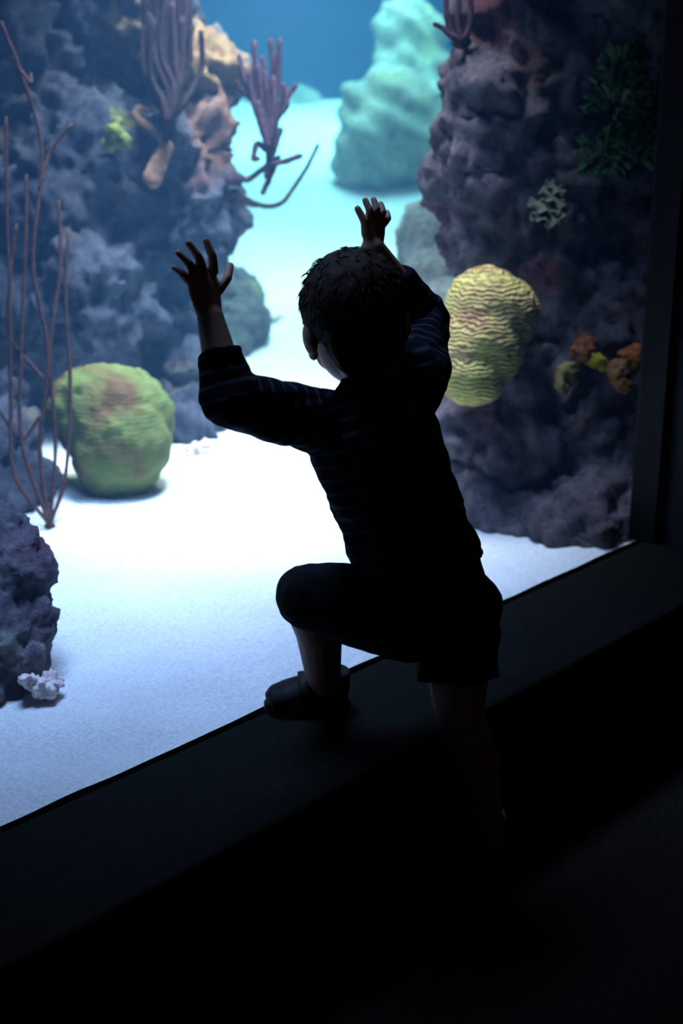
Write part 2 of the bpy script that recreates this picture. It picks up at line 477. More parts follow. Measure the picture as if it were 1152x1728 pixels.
rock('coral_boulder', [((4.4769, 3.5915, 1.3717), 0.2019), ((4.4396, 3.5474, 1.1979), 0.2082), ((4.4065, 3.5247, 1.0781), 0.1956), ((4.5071, 3.6202, 1.4975), 0.1199), ((4.3777, 3.4361, 0.9899), 0.2193)],
    0.025, ridged(9, 0.012, 50), m_far, 'green-lit pale coral boulder rising above and behind the lower folded one', 'coral',
    'coral boulders at the far end', base=(4.3491, 3.4305, 0.9156))
rock('coral_boulder', [((4.3542, 4.3012, 0.9875), 0.1417), ((4.2807, 4.3710, 0.9715), 0.1282), ((4.1994, 4.4567, 0.9715), 0.1350)],
    0.025, ridged(15, 0.010, 40), m_far, 'faint low coral mound in the haze behind the purple sea rod', 'coral',
    'coral boulders at the far end', base=(4.3040, 4.3234, 0.9234))

# ------------------------------------------------------------------ corals on the rocks
def coral_mat(name, stops, scale, ridge, ridge_mix):
    m, nt, b = new_mat(name)
    b.inputs['Roughness'].default_value = 0.8
    b.inputs['Specular IOR Level'].default_value = 0.15
    v = coords(nt)
    n = noise_node(nt, v, scale, 5, 0.6, 0.5)
    c = ramp(nt, n, stops)
    w = nt.nodes.new('ShaderNodeTexWave')
    w.inputs['Scale'].default_value = ridge
    w.inputs['Distortion'].default_value = 9
    w.inputs['Detail'].default_value = 3
    w.bands_direction = 'Z'
    nt.links.new(v, w.inputs['Vector'])
    c = mixc(nt, ridge_mix, c, ramp(nt, w.outputs['Fac'], [(0.2, (0.45, 0.4, 0.4)), (0.8, (1.25, 1.25, 1.2))]), 'MULTIPLY')
    nt.links.new(c, b.inputs['Base Color'])
    bump(nt, b, w.outputs['Fac'], ridge_mix, 0.012)
    return m

m_green = coral_mat('green_brain_coral', [(0.36, (0.13, 0.075, 0.035)), (0.46, (0.14, 0.15, 0.045)), (0.54, (0.13, 0.18, 0.055)), (0.64, (0.15, 0.09, 0.04))], 5.0, 30, 0.13)
rock('brain_coral', [((0.6058, 1.1717, 0.4245), 0.1310), ((0.5780, 1.2043, 0.4313), 0.1168), ((0.5850, 1.1255, 0.3784), 0.1213), ((0.6319, 1.1474, 0.4313), 0.1082), ((0.5838, 1.1387, 0.3394), 0.1107)],
    0.009, rough_noise(21, 0.018, 6, 0.010, 14), m_green, 'big green and brown boulder coral on the sand under the overhanging reef wall', 'coral', base=(0.5641, 1.1251, 0.3315))
m_dome = coral_mat('yellow_dome_coral', [(0.32, (0.42, 0.18, 0.10)), (0.46, (0.72, 0.50, 0.20)), (0.58, (0.70, 0.62, 0.17)), (0.70, (0.42, 0.56, 0.15))], 6.0, 34, 0.7)
rock('dome_coral', [((1.0911, 0.4270, 0.7032), 0.1029), ((1.1161, 0.4592, 0.7295), 0.0853), ((1.0476, 0.4140, 0.6445), 0.0970), ((1.0069, 0.4015, 0.5928), 0.0703), ((1.1517, 0.4270, 0.7088), 0.0775)],
    0.006, rough_noise(25, 0.008, 9, 0.004, 20), m_dome, 'yellow and brown ridged dome coral on the dark reef wall, by the right elbow', 'coral', base=(1.0360, 0.3904, 0.5698))

def gorgonian(name, base, branches, mat, label, cat, r0, r1, hold=None, wob=0.01, seed=1):
    """sea rod: holdfast plus branches, each branch a mesh of its own"""
    rnd = random.Random(seed)
    root = bpy.data.objects.new(name, None)
    col.objects.link(root)
    root.location = base
    root.empty_display_size = 0.05
    tag(root, label, cat)
    bm = bmesh.new()
    ell(bm, base, (r0 * 2.6, r0 * 2.6, r0 * 1.8), sub=3)
    me = mesh_of(bm)
    displace(me, rough_noise(seed, r0 * 0.5, 40, 0, 1))
    link('holdfast', me, mat, root)
    for br in branches:
        pts = [V(p) + V((rnd.uniform(-wob, wob), rnd.uniform(-wob, wob), rnd.uniform(-wob, wob))) * (0 if i == 0 else 1) for i, p in enumerate(br)]
        bm = bmesh.new()
        tube(bm, pts, r0, r1, 8, 8)
        ell(bm, pts[-1], r1 * 1.02, sub=1)
        me = mesh_of(bm)
        displace(me, rough_noise(seed + 3, min(r0, r1) * 0.25, 120, 0, 1))
        link('branch', me, mat, root)
    return root

m_rod = plain('brown_sea_rod', (0.032, 0.018, 0.020), 0.9, 0.5, 80)
m_purple = plain('purple_sea_rod', (0.055, 0.026, 0.045), 0.9, 0.5, 80)
m_whip = plain('rust_sea_whip', (0.075, 0.036, 0.028), 0.9, 0.5, 80)
m_tan = plain('tan_rope_sponge', (0.30, 0.165, 0.11), 0.9, 0.4, 60)

gorgonian('sea_rod', (1.0545, 1.4619, 1.0891), [
    [(1.0411, 1.4458, 1.0898), (1.0445, 1.4809, 1.1704), (1.0535, 1.5277, 1.2876), (1.0907, 1.5800, 1.4779)], [(1.0278, 1.4296, 1.0906), (1.0410, 1.4612, 1.1853), (1.0563, 1.5010, 1.3018), (1.0996, 1.5464, 1.4911)], [(1.0278, 1.4296, 1.0906), (1.0508, 1.4578, 1.1999), (1.0714, 1.4921, 1.3164), (1.1122, 1.5330, 1.4911)],
    [(1.0211, 1.4215, 1.0910), (1.0483, 1.4452, 1.1999), (1.0748, 1.4661, 1.3016), (1.1257, 1.5102, 1.5049)], [(1.0278, 1.4296, 1.0906), (1.0579, 1.4434, 1.1853), (1.0908, 1.4577, 1.2872), (1.1394, 1.4974, 1.4765)], [(1.0278, 1.4296, 1.0906), (1.0628, 1.4311, 1.1707), (1.1000, 1.4410, 1.2727), (1.1517, 1.4774, 1.4620)],
    [(1.0345, 1.4377, 1.0902), (1.0746, 1.4270, 1.1560), (1.1122, 1.4330, 1.2509), (1.1448, 1.4512, 1.3604), (1.1679, 1.4689, 1.4480)], [(1.0411, 1.4458, 1.0898), (1.0821, 1.4272, 1.1411), (1.1276, 1.4215, 1.2290), (1.1537, 1.4292, 1.3022)], [(1.0345, 1.4377, 1.0902), (1.0259, 1.4783, 1.1560), (1.0265, 1.5128, 1.2290), (1.0446, 1.5428, 1.3312)],
    [(1.0545, 1.4619, 1.0891), (1.0504, 1.4945, 1.1480), (1.0525, 1.5242, 1.2142), (1.0793, 1.5667, 1.3615)], [(1.0478, 1.4539, 1.0895), (1.0530, 1.4801, 1.1555), (1.0638, 1.5181, 1.2583), (1.0941, 1.5639, 1.4199)], [(1.0411, 1.4458, 1.0898), (1.0583, 1.4663, 1.1704), (1.0677, 1.4987, 1.2583), (1.1056, 1.5431, 1.4340)], [(1.0478, 1.4539, 1.0895), (1.0725, 1.4666, 1.1702), (1.0979, 1.4822, 1.2583), (1.1458, 1.5234, 1.4493)], [(1.0411, 1.4458, 1.0898), (1.0743, 1.4390, 1.1484), (1.1095, 1.4405, 1.2290), (1.1394, 1.4583, 1.3315)], [(1.0545, 1.4619, 1.0891), (1.0832, 1.4635, 1.1553), (1.1175, 1.4769, 1.2584), (1.1737, 1.5238, 1.4793)], [(1.0078, 1.4054, 1.0918), (1.0310, 1.4190, 1.1712), (1.0424, 1.4487, 1.2579), (1.0881, 1.4837, 1.4311)], [(1.0078, 1.4054, 1.0918), (1.0349, 1.4080, 1.1568), (1.0585, 1.4178, 1.2290), (1.0921, 1.4518, 1.3734)], [(1.0078, 1.4054, 1.0918), (1.0080, 1.4328, 1.1496), (1.0132, 1.4587, 1.2146), (1.0451, 1.4805, 1.3300)],
    [(1.0145, 1.4134, 1.0914), (1.0248, 1.4338, 1.1566), (1.0296, 1.4636, 1.2290), (1.0504, 1.5043, 1.3593)], [(1.0145, 1.4134, 1.0914), (1.0389, 1.4156, 1.1494), (1.0695, 1.4215, 1.2290), (1.1025, 1.4424, 1.3448)], [(1.0145, 1.4134, 1.0914), (1.0256, 1.4261, 1.1421), (1.0467, 1.4525, 1.2435), (1.0825, 1.4843, 1.3883)]],
    m_rod, 'tall dark brown bushy sea rod growing up the face of the reef wall', 'coral', 0.0095, 0.008, seed=4)
gorgonian('sea_rod', (1.2733, 1.4484, 0.9356), [
    [(1.2733, 1.4484, 0.9356), (1.2890, 1.4318, 0.9356), (1.3044, 1.4171, 0.9387), (1.3295, 1.4003, 0.9589), (1.3508, 1.3868, 0.9775), (1.3681, 1.3761, 0.9930)],
    [(1.3210, 1.3705, 0.9418), (1.3425, 1.3819, 1.0128), (1.3524, 1.4160, 1.1054), (1.3586, 1.4465, 1.1826), (1.3782, 1.4741, 1.2829)], [(1.3407, 1.3802, 1.0051), (1.3543, 1.4066, 1.0900), (1.3937, 1.4170, 1.1980), (1.4159, 1.4426, 1.2999)], [(1.3376, 1.3721, 1.0134), (1.3620, 1.3907, 1.1058), (1.3953, 1.4000, 1.1981), (1.4227, 1.4170, 1.2936)],
    [(1.3454, 1.3937, 1.0437), (1.3483, 1.4277, 1.1209), (1.3429, 1.4630, 1.1826), (1.3443, 1.4957, 1.2536)], [(1.3487, 1.4013, 1.0668), (1.3453, 1.4383, 1.1363), (1.3336, 1.4654, 1.1672), (1.3247, 1.4838, 1.1857)], [(1.3341, 1.3681, 1.0293), (1.3578, 1.3727, 1.0908), (1.3766, 1.3749, 1.1368), (1.3925, 1.3789, 1.1798)],
    [(1.3525, 1.3825, 1.0360), (1.3808, 1.3824, 1.0977), (1.4057, 1.3746, 1.1363), (1.4314, 1.3654, 1.1734)], [(1.3425, 1.3730, 0.9943), (1.3574, 1.3736, 1.0283), (1.3812, 1.3671, 1.0668)], [(1.3325, 1.3747, 0.9758), (1.3627, 1.3473, 0.9850), (1.3977, 1.3155, 0.9958)],
    [(1.3319, 1.3704, 1.0293), (1.3377, 1.3938, 1.0908), (1.3472, 1.4206, 1.1675), (1.3624, 1.4305, 1.2213)], [(1.3211, 1.3594, 1.0146), (1.3199, 1.3938, 1.0835), (1.3212, 1.4218, 1.1447), (1.3333, 1.4422, 1.2136)], [(1.3383, 1.3750, 1.0211), (1.3478, 1.4131, 1.1212), (1.3708, 1.4259, 1.1981), (1.3814, 1.4405, 1.2520)], [(1.3556, 1.3906, 1.0277), (1.3861, 1.4105, 1.1361), (1.4114, 1.4210, 1.2134), (1.4195, 1.4310, 1.2521)], [(1.3567, 1.3894, 1.0277), (1.3951, 1.3898, 1.1128), (1.4227, 1.3868, 1.1670)], [(1.3376, 1.3721, 1.0134), (1.3676, 1.3737, 1.0827), (1.3898, 1.3725, 1.1289), (1.3999, 1.3730, 1.1520)], [(1.3158, 1.3537, 1.0228), (1.3223, 1.3687, 1.0686), (1.3222, 1.4019, 1.1373)], [(1.3341, 1.3681, 1.0293), (1.3503, 1.3879, 1.1061), (1.3606, 1.4066, 1.1675), (1.3717, 1.4170, 1.2136)], [(1.3360, 1.3698, 1.0370), (1.3629, 1.3820, 1.1215), (1.3836, 1.3971, 1.1982)], [(1.3380, 1.3866, 1.0128), (1.3261, 1.4067, 1.0283), (1.3112, 1.4060, 0.9943), (1.3157, 1.3968, 0.9850)],
    [(1.3516, 1.3688, 0.9735), (1.3348, 1.3708, 0.9410), (1.3154, 1.3749, 0.9070)]],
    m_purple, 'purple-brown bushy sea rod sticking out from the reef wall over bright water', 'coral', 0.0085, 0.0075, seed=6, wob=0.006)
gorgonian('sea_whip', (1.2498, 1.4240, 0.8971), [
    [(1.2440, 1.4174, 0.9026), (1.2549, 1.4008, 0.8918), (1.2783, 1.3672, 0.8733), (1.2992, 1.3423, 0.8672), (1.3274, 1.3177, 0.8779), (1.3593, 1.3033, 0.9180), (1.3931, 1.2906, 0.9657), (1.4284, 1.2816, 1.0242)], [(1.2418, 1.4153, 0.8933), (1.2530, 1.3991, 0.8841), (1.2657, 1.3798, 0.8718), (1.2832, 1.3606, 0.8702), (1.2992, 1.3423, 0.8672)]],
    m_rod, 'thin curved sea whip below the purple sea rod, bending over the white sand', 'coral', 0.0075, 0.005, seed=7, wob=0.0)
gorgonian('sea_whip', (0.3015, 1.0132, 0.2620), [
    [(0.3194, 1.0397, 0.2541), (0.3599, 1.0489, 0.3622), (0.4124, 1.0842, 0.5506), (0.4540, 1.1309, 0.7391), (0.4944, 1.1547, 0.8773)], [(0.3033, 1.0155, 0.2638), (0.3301, 1.0626, 0.4205), (0.3814, 1.1041, 0.6196), (0.4117, 1.1618, 0.8062), (0.4768, 1.2127, 1.0550), (0.4886, 1.2780, 1.2167), (0.4740, 1.3382, 1.3100)],
    [(0.2925, 0.9993, 0.2703), (0.2607, 1.0839, 0.3765), (0.2825, 1.1262, 0.5124), (0.3532, 1.1645, 0.7472), (0.3881, 1.2228, 0.9449), (0.4272, 1.2706, 1.1303)], [(0.3677, 1.0946, 0.5698), (0.3428, 1.1686, 0.6693), (0.3595, 1.1989, 0.7689), (0.3929, 1.2234, 0.8933)], [(0.4559, 1.1929, 0.9679), (0.4913, 1.1975, 1.0550), (0.5408, 1.1722, 1.1110)],
    [(0.3140, 1.0316, 0.2573), (0.3592, 1.0599, 0.4151), (0.4054, 1.1074, 0.6155), (0.4595, 1.1406, 0.8033), (0.4883, 1.1825, 0.9536)], [(0.2925, 0.9993, 0.2703), (0.2964, 1.0819, 0.4507), (0.3533, 1.1288, 0.6731), (0.3859, 1.1776, 0.8461), (0.4268, 1.2057, 0.9944)], [(0.3351, 1.0649, 0.5001), (0.3000, 1.0781, 0.4507), (0.2789, 1.1300, 0.5124)], [(0.4766, 1.2601, 1.2168), (0.4820, 1.2366, 1.1797), (0.4954, 1.2313, 1.1982)]],
    m_whip, 'long rust-brown whip coral rising in thin strands in front of the reef wall', 'coral', 0.0048, 0.0036, seed=9, wob=0.012)
gorgonian('sea_rod', (1.2825, 0.6854, 1.2786), [
    [(1.2659, 0.6720, 1.2783), (1.2531, 0.6918, 1.2912), (1.2446, 0.7082, 1.3067), (1.2334, 0.7238, 1.3145)], [(1.2628, 0.6766, 1.2809), (1.2509, 0.6954, 1.2938), (1.2605, 0.7101, 1.3455), (1.2801, 0.7268, 1.4232)], [(1.2666, 0.6726, 1.2809), (1.2709, 0.6805, 1.3067), (1.2814, 0.6943, 1.3585), (1.2988, 0.7070, 1.4232)], [(1.2694, 0.6697, 1.2809), (1.2871, 0.6696, 1.3197), (1.3107, 0.6883, 1.4102)]],
    m_purple, 'small dark red sea rod on the upper corner of the dark reef wall', 'coral', 0.008, 0.006, seed=12, wob=0.004)

def simple(name, bm, mat, fn, base, label, cat, voxel=None, group=None):
    me = remesh(bm, voxel, 2) if voxel else mesh_of(bm)
    if fn:
        displace(me, fn)
    o = link(name, me, mat)
    rebase(o, base)
    return tag(o, label, cat, group)

bm = bmesh.new()
chain(bm, [(1.0231, 1.5070, 1.1141), (1.0103, 1.5248, 1.1229), (0.9993, 1.5293, 1.1082), (1.0025, 1.5174, 1.0905), (1.0210, 1.4880, 1.0699), (1.0343, 1.4620, 1.0449), (1.0332, 1.4525, 1.0228), (1.0116, 1.4576, 0.9860), (0.9921, 1.4605, 0.9491)], [0.008, 0.010, 0.011, 0.012, 0.014, 0.015, 0.020, 0.024, 0.026], 3)
simple('rope_sponge', bm, m_tan, rough_noise(31, 0.004, 40, 0, 1), (0.9921, 1.4605, 0.9491), 'tan looped rope sponge lying on the reef wall below the tall brown sea rod', 'sponge', 0.005)

m_yg = plain('yellow_green_polyps', (0.17, 0.20, 0.05), 0.9, 0.6, 40)
bm = bmesh.new()
for (px) in [((0.9641, 1.5602, 1.0635), 0.0264), ((0.9741, 1.5397, 1.0429), 0.0218), ((0.9597, 1.5822, 1.0359), 0.0203), ((0.9872, 1.5760, 1.0834), 0.0188)]:
    ell(bm, px[0], px[1])
simple('polyp_cluster', bm, m_yg, rough_noise(33, 0.008, 25, 0.006, 60), (0.9705, 1.5708, 1.0359), 'small yellow-green polyp cluster on the reef wall, left of the rope sponge', 'coral', 0.005)

m_frag = plain('pink_coral_rubble', (0.75, 0.60, 0.58), 0.9, 0.3, 50)
bm = bmesh.new()
for (px) in [((-0.2113, 0.3123, 0.2832), 0.0190), ((-0.1836, 0.3130, 0.2818), 0.0163), ((-0.2237, 0.3157, 0.2948), 0.0123), ((-0.2032, 0.3003, 0.2760), 0.0133)]:
    ell(bm, px[0], px[1])
simple('coral_rubble', bm, m_frag, rough_noise(35, 0.009, 40, 0.008, 90), (-0.2001, 0.3263, 0.2620), 'jagged pinkish-white coral fragment on the sand at the foot of the purple-grey rock', 'coral', 0.003)
bm = bmesh.new()
for (px) in [((0.9100, 1.2286, 0.2864), 0.0155), ((0.9422, 1.2255, 0.2870), 0.0140), ((0.8801, 1.2292, 0.2858), 0.0123)]:
    ell(bm, px[0], px[1])
simple('coral_rubble', bm, m_frag, rough_noise(36, 0.008, 30, 0.008, 70), (0.9584, 1.3057, 0.2620), 'small pinkish coral fragment on the sand by the reef wall, near the left elbow', 'coral', 0.005)
bm = bmesh.new()
for (px) in [((1.9370, 2.0042, 0.2998), 0.0167), ((1.9757, 2.0084, 0.2979), 0.0126)]:
    ell(bm, px[0], px[1])
simple('coral_rubble', bm, m_frag, rough_noise(37, 0.008, 30, 0.008, 70), (1.9443, 2.0032, 0.2820), 'tiny coral fragment on white sand beside the blue-grey boulder', 'coral', 0.006)

# lettuce coral: a stack of thin wavy plates
m_plate = plain('grey_green_plate_coral', (0.13, 0.15, 0.10), 0.85, 0.4, 30)
root = bpy.data.objects.new('plate_coral', None)
col.objects.link(root)
root.location = (1.2227, 0.3668, 0.8984)
tag(root, 'small grey-green plate coral of stacked wavy leaves above the yellow dome coral', 'coral')
for i, (c, rr) in enumerate([((1.2070, 0.3687, 0.9316), 0.0392), ((1.2325, 0.3656, 0.9492), 0.0354), ((1.1977, 0.3547, 0.9140), 0.0364), ((1.2253, 0.3464, 0.9254), 0.0313), ((1.1951, 0.3681, 0.9043), 0.0287), ((1.2573, 0.3793, 0.9686), 0.0264)]):
    bm = bmesh.new()
    up = V((0.15 * math.sin(i * 2), -0.45 + 0.1 * math.cos(i * 3), 0.85)).normalized()
    a = up.cross(V((1, 0, 0))).normalized()
    ell(bm, c, (rr, rr * 0.85, 0.004), (a, up.cross(a), up), 4)
    me = mesh_of(bm)
    displace(me, lambda p: 0.0)
    for v_ in me.vertices:
        d = v_.co - V(c)
        v_.co += up * 0.010 * math.sin(math.atan2(d.dot(up.cross(a)), d.dot(a)) * 6 + i) * (d.length / rr) ** 2
    link('leaf_plate', me, m_plate, root)

for lumps, colr, label, base in [
    ([((1.1747, 0.2632, 0.5776), 0.0263), ((1.1548, 0.2592, 0.5574), 0.0197)], (0.20, 0.15, 0.05), 'olive-brown sponge on the dark reef wall, nearest to the yellow dome coral', (1.1810, 0.2682, 0.5381)),
    ([((1.2217, 0.2299, 0.6113), 0.0184), ((1.2311, 0.2170, 0.6051), 0.0145)], (0.40, 0.36, 0.02), 'small bright yellow sponge on the dark reef wall between brown and orange ones', (1.2365, 0.2351, 0.5908)),
    ([((1.2230, 0.2662, 0.6260), 0.0265), ((1.2508, 0.2748, 0.6410), 0.0200)], (0.24, 0.075, 0.03), 'rusty sponge on the dark reef wall, just above the bright yellow one', (1.2362, 0.2701, 0.5992)),
    ([((1.2853, 0.1670, 0.6200), 0.0342), ((1.3257, 0.1592, 0.6285), 0.0238)], (0.32, 0.10, 0.025), 'orange sponge on the dark reef wall, next to the black edge of the pane', (1.2978, 0.1693, 0.5883)),
    ([((1.2214, 0.1594, 0.5912), 0.0311), ((1.2132, 0.1420, 0.5688), 0.0207)], (0.20, 0.09, 0.035), 'brown-orange sponge hanging under the orange one beside the pane edge', (1.2331, 0.1594, 0.5534))]:
    bm = bmesh.new()
    for (c, rr) in lumps:
        ell(bm, c, rr)
    simple('encrusting_sponge', bm, plain('sponge', colr, 0.9, 0.4, 50), rough_noise(40 + len(label), 0.012, 24, 0.009, 55), base, label, 'sponge', 0.004, 'encrusting sponges on the dark rock')

# bushy green algae on the dark rock
m_alga = plain('dark_green_algae', (0.03, 0.085, 0.04), 0.8, 0.5, 40)
rnd = random.Random(5)
bm = bmesh.new()
for (c, rr) in [((1.2957, 0.2704, 1.1444), 0.0765), ((1.3196, 0.2345, 1.0585), 0.0745), ((1.2358, 0.2540, 1.0428), 0.0633), ((1.4153, 0.2536, 1.1172), 0.0655), ((1.3580, 0.3007, 1.2169), 0.0582)]:
    for k in range(60):
        d = V((rnd.gauss(0, 1), rnd.gauss(0, 1) - 0.5, rnd.gauss(0, 1))).normalized()
        p0 = V(c) + d * rr * 0.45
        tip = V(c) + d * rr * rnd.uniform(0.85, 1.15) + V((0, 0, 0.012))
        s = d.cross(V((rnd.random(), rnd.random(), rnd.random()))).normalized()
        loft(bm, [p0, p0.lerp(tip, 0.5) + V((0, 0, 0.008)), p0.lerp(tip, 0.85), tip], [(0.003, 0.001), (0.008, 0.0015), (0.007, 0.0015), (0.002, 0.001)], s, 6)
simple('green_algae', bm, m_alga, None, (1.3035, 0.2430, 1.0090), 'dark green leafy algae clump high on the dark reef wall near the pane edge', 'seaweed')

# set every growth on the rock face: slide it out of the rock until it just touches
from mathutils.bvhtree import BVHTree
def bvh(o):
    me = o.data
    return BVHTree.FromPolygons([o.matrix_world @ v.co for v in me.vertices], [tuple(p.vertices) for p in me.polygons])
def seat(o, host, out=V((-0.725, -0.688, 0.0)), step=0.004, most=80):
    bpy.context.view_layer.update()
    ht = bvh(host)
    for k in range(most):
        parts = [c for c in [o, *o.children_recursive] if c.type == 'MESH']
        if not any(bvh(c).overlap(ht) for c in parts):
            break
        o.location = o.location + out * step
        bpy.context.view_layer.update()
    else:
        print('NOT SEATED', o.name)
ob = bpy.data.objects
def drop(o):
    """let a loose piece rest on the sand"""
    bpy.context.view_layer.update()
    o.location.z -= min((o.matrix_world @ v.co).z - sand_z(o.location.x, o.location.y) for v in o.data.vertices) + 0.002
for nm in ('coral_rubble', 'coral_rubble.001', 'coral_rubble.002'):
    drop(ob[nm])
for nm in ('sea_rod', 'sea_rod.001', 'rope_sponge', 'polyp_cluster'):
    seat(ob[nm], ob['reef_rock'])
seat(ob['sea_whip'], ob['reef_rock'])
seat(ob['brain_coral'], ob['reef_rock'], V((0.30, -0.95, 0.0)), 0.003)
for nm in ('sea_rod.002', 'dome_coral', 'plate_coral', 'green_algae', 'encrusting_sponge', 'encrusting_sponge.001',
           'encrusting_sponge.002', 'encrusting_sponge.003', 'encrusting_sponge.004'):
    seat(ob[nm], ob['reef_rock.001'])

# ------------------------------------------------------------------ the child at the window
m_skin, nt, b = new_mat('skin')
b.inputs['Base Color'].default_value = (0.50, 0.30, 0.22, 1)
b.inputs['Roughness'].default_value = 0.55
b.inputs['Specular IOR Level'].default_value = 0.3
m_hair = plain('brown_hair', (0.045, 0.030, 0.020), 0.7, 0.4, 120)
m_short = plain('black_shorts_cloth', (0.008, 0.008, 0.010), 0.95, 0.3, 200)
m_shoe = plain('black_shoe_leather', (0.012, 0.012, 0.012), 0.6, 0.2, 60)
m_sole = plain('dark_rubber_sole', (0.020, 0.020, 0.020), 0.7, 0.2, 60)
m_sock = plain('pale_sock_knit', (0.22, 0.23, 0.23), 0.95, 0.2, 200)

Lsh, Lel, Lwr = V((0.0269, -0.1054, 0.7482)), V((-0.1262, -0.0750, 0.8035)), V((-0.1173, -0.0300, 0.9070))
Rsh, Rel, Rwr = V((0.1801, -0.1388, 0.7917)), V((0.3022, -0.0550, 0.8454)), V((0.2150, -0.0220, 0.9676))
NECK = V((0.1037, -0.1283, 0.7895))
CHEST = V((0.0899, -0.1416, 0.7156))
BELLY = V((0.1063, -0.1741, 0.6204))
WAIST = V((0.1226, -0.1993, 0.5398))
PELV = V((0.1303, -0.2210, 0.4639))
Lhip, Lkn, Lan = PELV + V((-0.050, 0.012, 0.0)), V((-0.0009, -0.0850, 0.4928)), V((0.0708, -0.0580, 0.2930))
Rhip, Rkn, Ran = PELV + V((0.048, -0.008, -0.010)), V((0.1481, -0.2650, 0.3027)), V((0.1812, -0.3000, 0.1168))
LAT = (Rsh - Lsh).normalized()
HEAD = V((0.0980, -0.0925, 0.8834))
HF = V((0.52, 0.83, -0.22)).normalized()
HU = (V((-0.04, 0.20, 1.0)) - HF * V((-0.04, 0.20, 1.0)).dot(HF)).normalized()
HR = HF.cross(HU).normalized()
HA = (HR, HF, HU)
def hp(r, f, u):
    return HEAD + HR * r + HF * f + HU * u

bm = bmesh.new()
# head and face
ell(bm, hp(0, -0.010, 0.018), (0.068, 0.083, 0.072), HA, 4)
ell(bm, hp(0, 0.022, -0.030), (0.055, 0.052, 0.062), HA, 4)
ell(bm, hp(0, 0.048, -0.072), (0.024, 0.020, 0.018), HA, 3)
for s in (-1, 1):
    ell(bm, hp(0.030 * s, 0.044, -0.042), (0.024, 0.022, 0.024), HA, 3)
    ell(bm, hp(0.026 * s, 0.066, 0.006), (0.022, 0.010, 0.006), HA, 3)
    # ear: rim and lobe
    ell(bm, hp(0.070 * s, -0.008, -0.014), (0.010, 0.016, 0.024), HA, 3)
    ell(bm, hp(0.068 * s, -0.002, -0.036), (0.007, 0.009, 0.009), HA, 3)
chain(bm, [hp(0, 0.072, -0.006), hp(0, 0.080, -0.026)], [0.006, 0.009])
ell(bm, hp(0.009, 0.075, -0.029), 0.006, sub=2); ell(bm, hp(-0.009, 0.075, -0.029), 0.006, sub=2)
ell(bm, hp(0, 0.068, -0.047), (0.016, 0.007, 0.004), HA, 3)
ell(bm, hp(0, 0.066, -0.055), (0.013, 0.007, 0.004), HA, 3)
# neck and trunk
chain(bm, [NECK + V((0, -0.005, -0.03)), NECK, hp(0, -0.012, -0.050)], [0.046, 0.038, 0.038], 3)
loft(bm, [NECK + V((0, 0, -0.018)), CHEST + (NECK - CHEST) * 0.55, CHEST, BELLY, WAIST, PELV, PELV + V((0.003, -0.004, -0.05))],
     [(0.05, 0.04), (0.082, 0.055), (0.088, 0.066), (0.084, 0.070), (0.084, 0.068), (0.084, 0.070), (0.055, 0.050)], LAT, 28)
# arms and legs
chain(bm, [CHEST + (Lsh - CHEST) * 0.4, Lsh, Lsh.lerp(Lel, 0.5), Lel, Lel.lerp(Lwr, 0.35), Lwr], [0.040, 0.038, 0.031, 0.027, 0.026, 0.0185], 3)
chain(bm, [CHEST + (Rsh - CHEST) * 0.4, Rsh, Rsh.lerp(Rel, 0.5), Rel, Rel.lerp(Rwr, 0.35), Rwr], [0.040, 0.038, 0.031, 0.027, 0.026, 0.0185], 3)
chain(bm, [Lhip, Lhip.lerp(Lkn, 0.5), Lkn, Lkn.lerp(Lan, 0.35) + V((0.008, -0.008, 0)), Lan], [0.058, 0.050, 0.036, 0.036, 0.024], 3)
chain(bm, [Rhip, Rhip.lerp(Rkn, 0.5), Rkn, Rkn.lerp(Ran, 0.35) + V((0.0, -0.010, 0)), Ran], [0.060, 0.050, 0.037, 0.036, 0.024], 3)
# feet inside the shoes
LFD = V((-0.73, 0.68, 0)).normalized()
RFD = V((0.62, 0.78, 0)).normalized()
LHEEL = V((Lan.x, Lan.y, SILL)) - LFD * 0.030
RHEEL = V((Ran.x, Ran.y, 0.0)) - RFD * 0.030
for heel, fd in ((LHEEL, LFD), (RHEEL, RFD)):
    chain(bm, [heel + fd * 0.020 + V((0, 0, 0.032)), heel + fd * 0.055 + V((0, 0, 0.030)), heel + fd * 0.095 + V((0, 0, 0.024))], [0.017, 0.019, 0.014], 2)
chain(bm, [Lan, LHEEL + LFD * 0.030 + V((0, 0, 0.040))], [0.022, 0.020], 2)
chain(bm, [Ran, RHEEL + RFD * 0.030 + V((0, 0, 0.040))], [0.022, 0.020], 2)
# hands: palm, four unequal fingers, thumb; fingertips rest on the pane
def hand(wr, palm, digits, pw):
    loft(bm, [wr, wr.lerp(palm, 0.5), palm, palm + (palm - wr) * 0.55, palm + (palm - wr) * 0.85], [(0.0185, 0.0135), (pw * 0.88, 0.0115), (pw, 0.0105), (pw * 1.0, 0.009), (pw * 0.85, 0.007)], (1, 0, -0.1), 20)
    for (b0, mid, tip, r) in digits:
        chain(bm, [b0, mid, tip], [r * 1.15, r, r * 0.85], 2)
def dig(b0, tip, r, hump=0.006):
    b0, tip = V(b0), V(tip)
    return (b0, b0.lerp(tip, 0.5) + V((0, -hump, 0)), tip, r)
hand(Lwr, V((-0.1142, -0.0160, 0.9409)), [
    dig((-0.0947, -0.0130, 0.9655), (-0.1008, -0.0062, 1.0065), 0.0062), dig((-0.1145, -0.0130, 0.9707), (-0.1309, -0.0062, 1.0060), 0.0062),
    dig((-0.1292, -0.0130, 0.9675), (-0.1487, -0.0062, 0.9945), 0.0060), dig((-0.1419, -0.0130, 0.9587), (-0.1566, -0.0060, 0.9759), 0.0054),
    dig((-0.0899, -0.0160, 0.9397), (-0.0588, -0.0066, 0.9683), 0.0068)], 0.027)
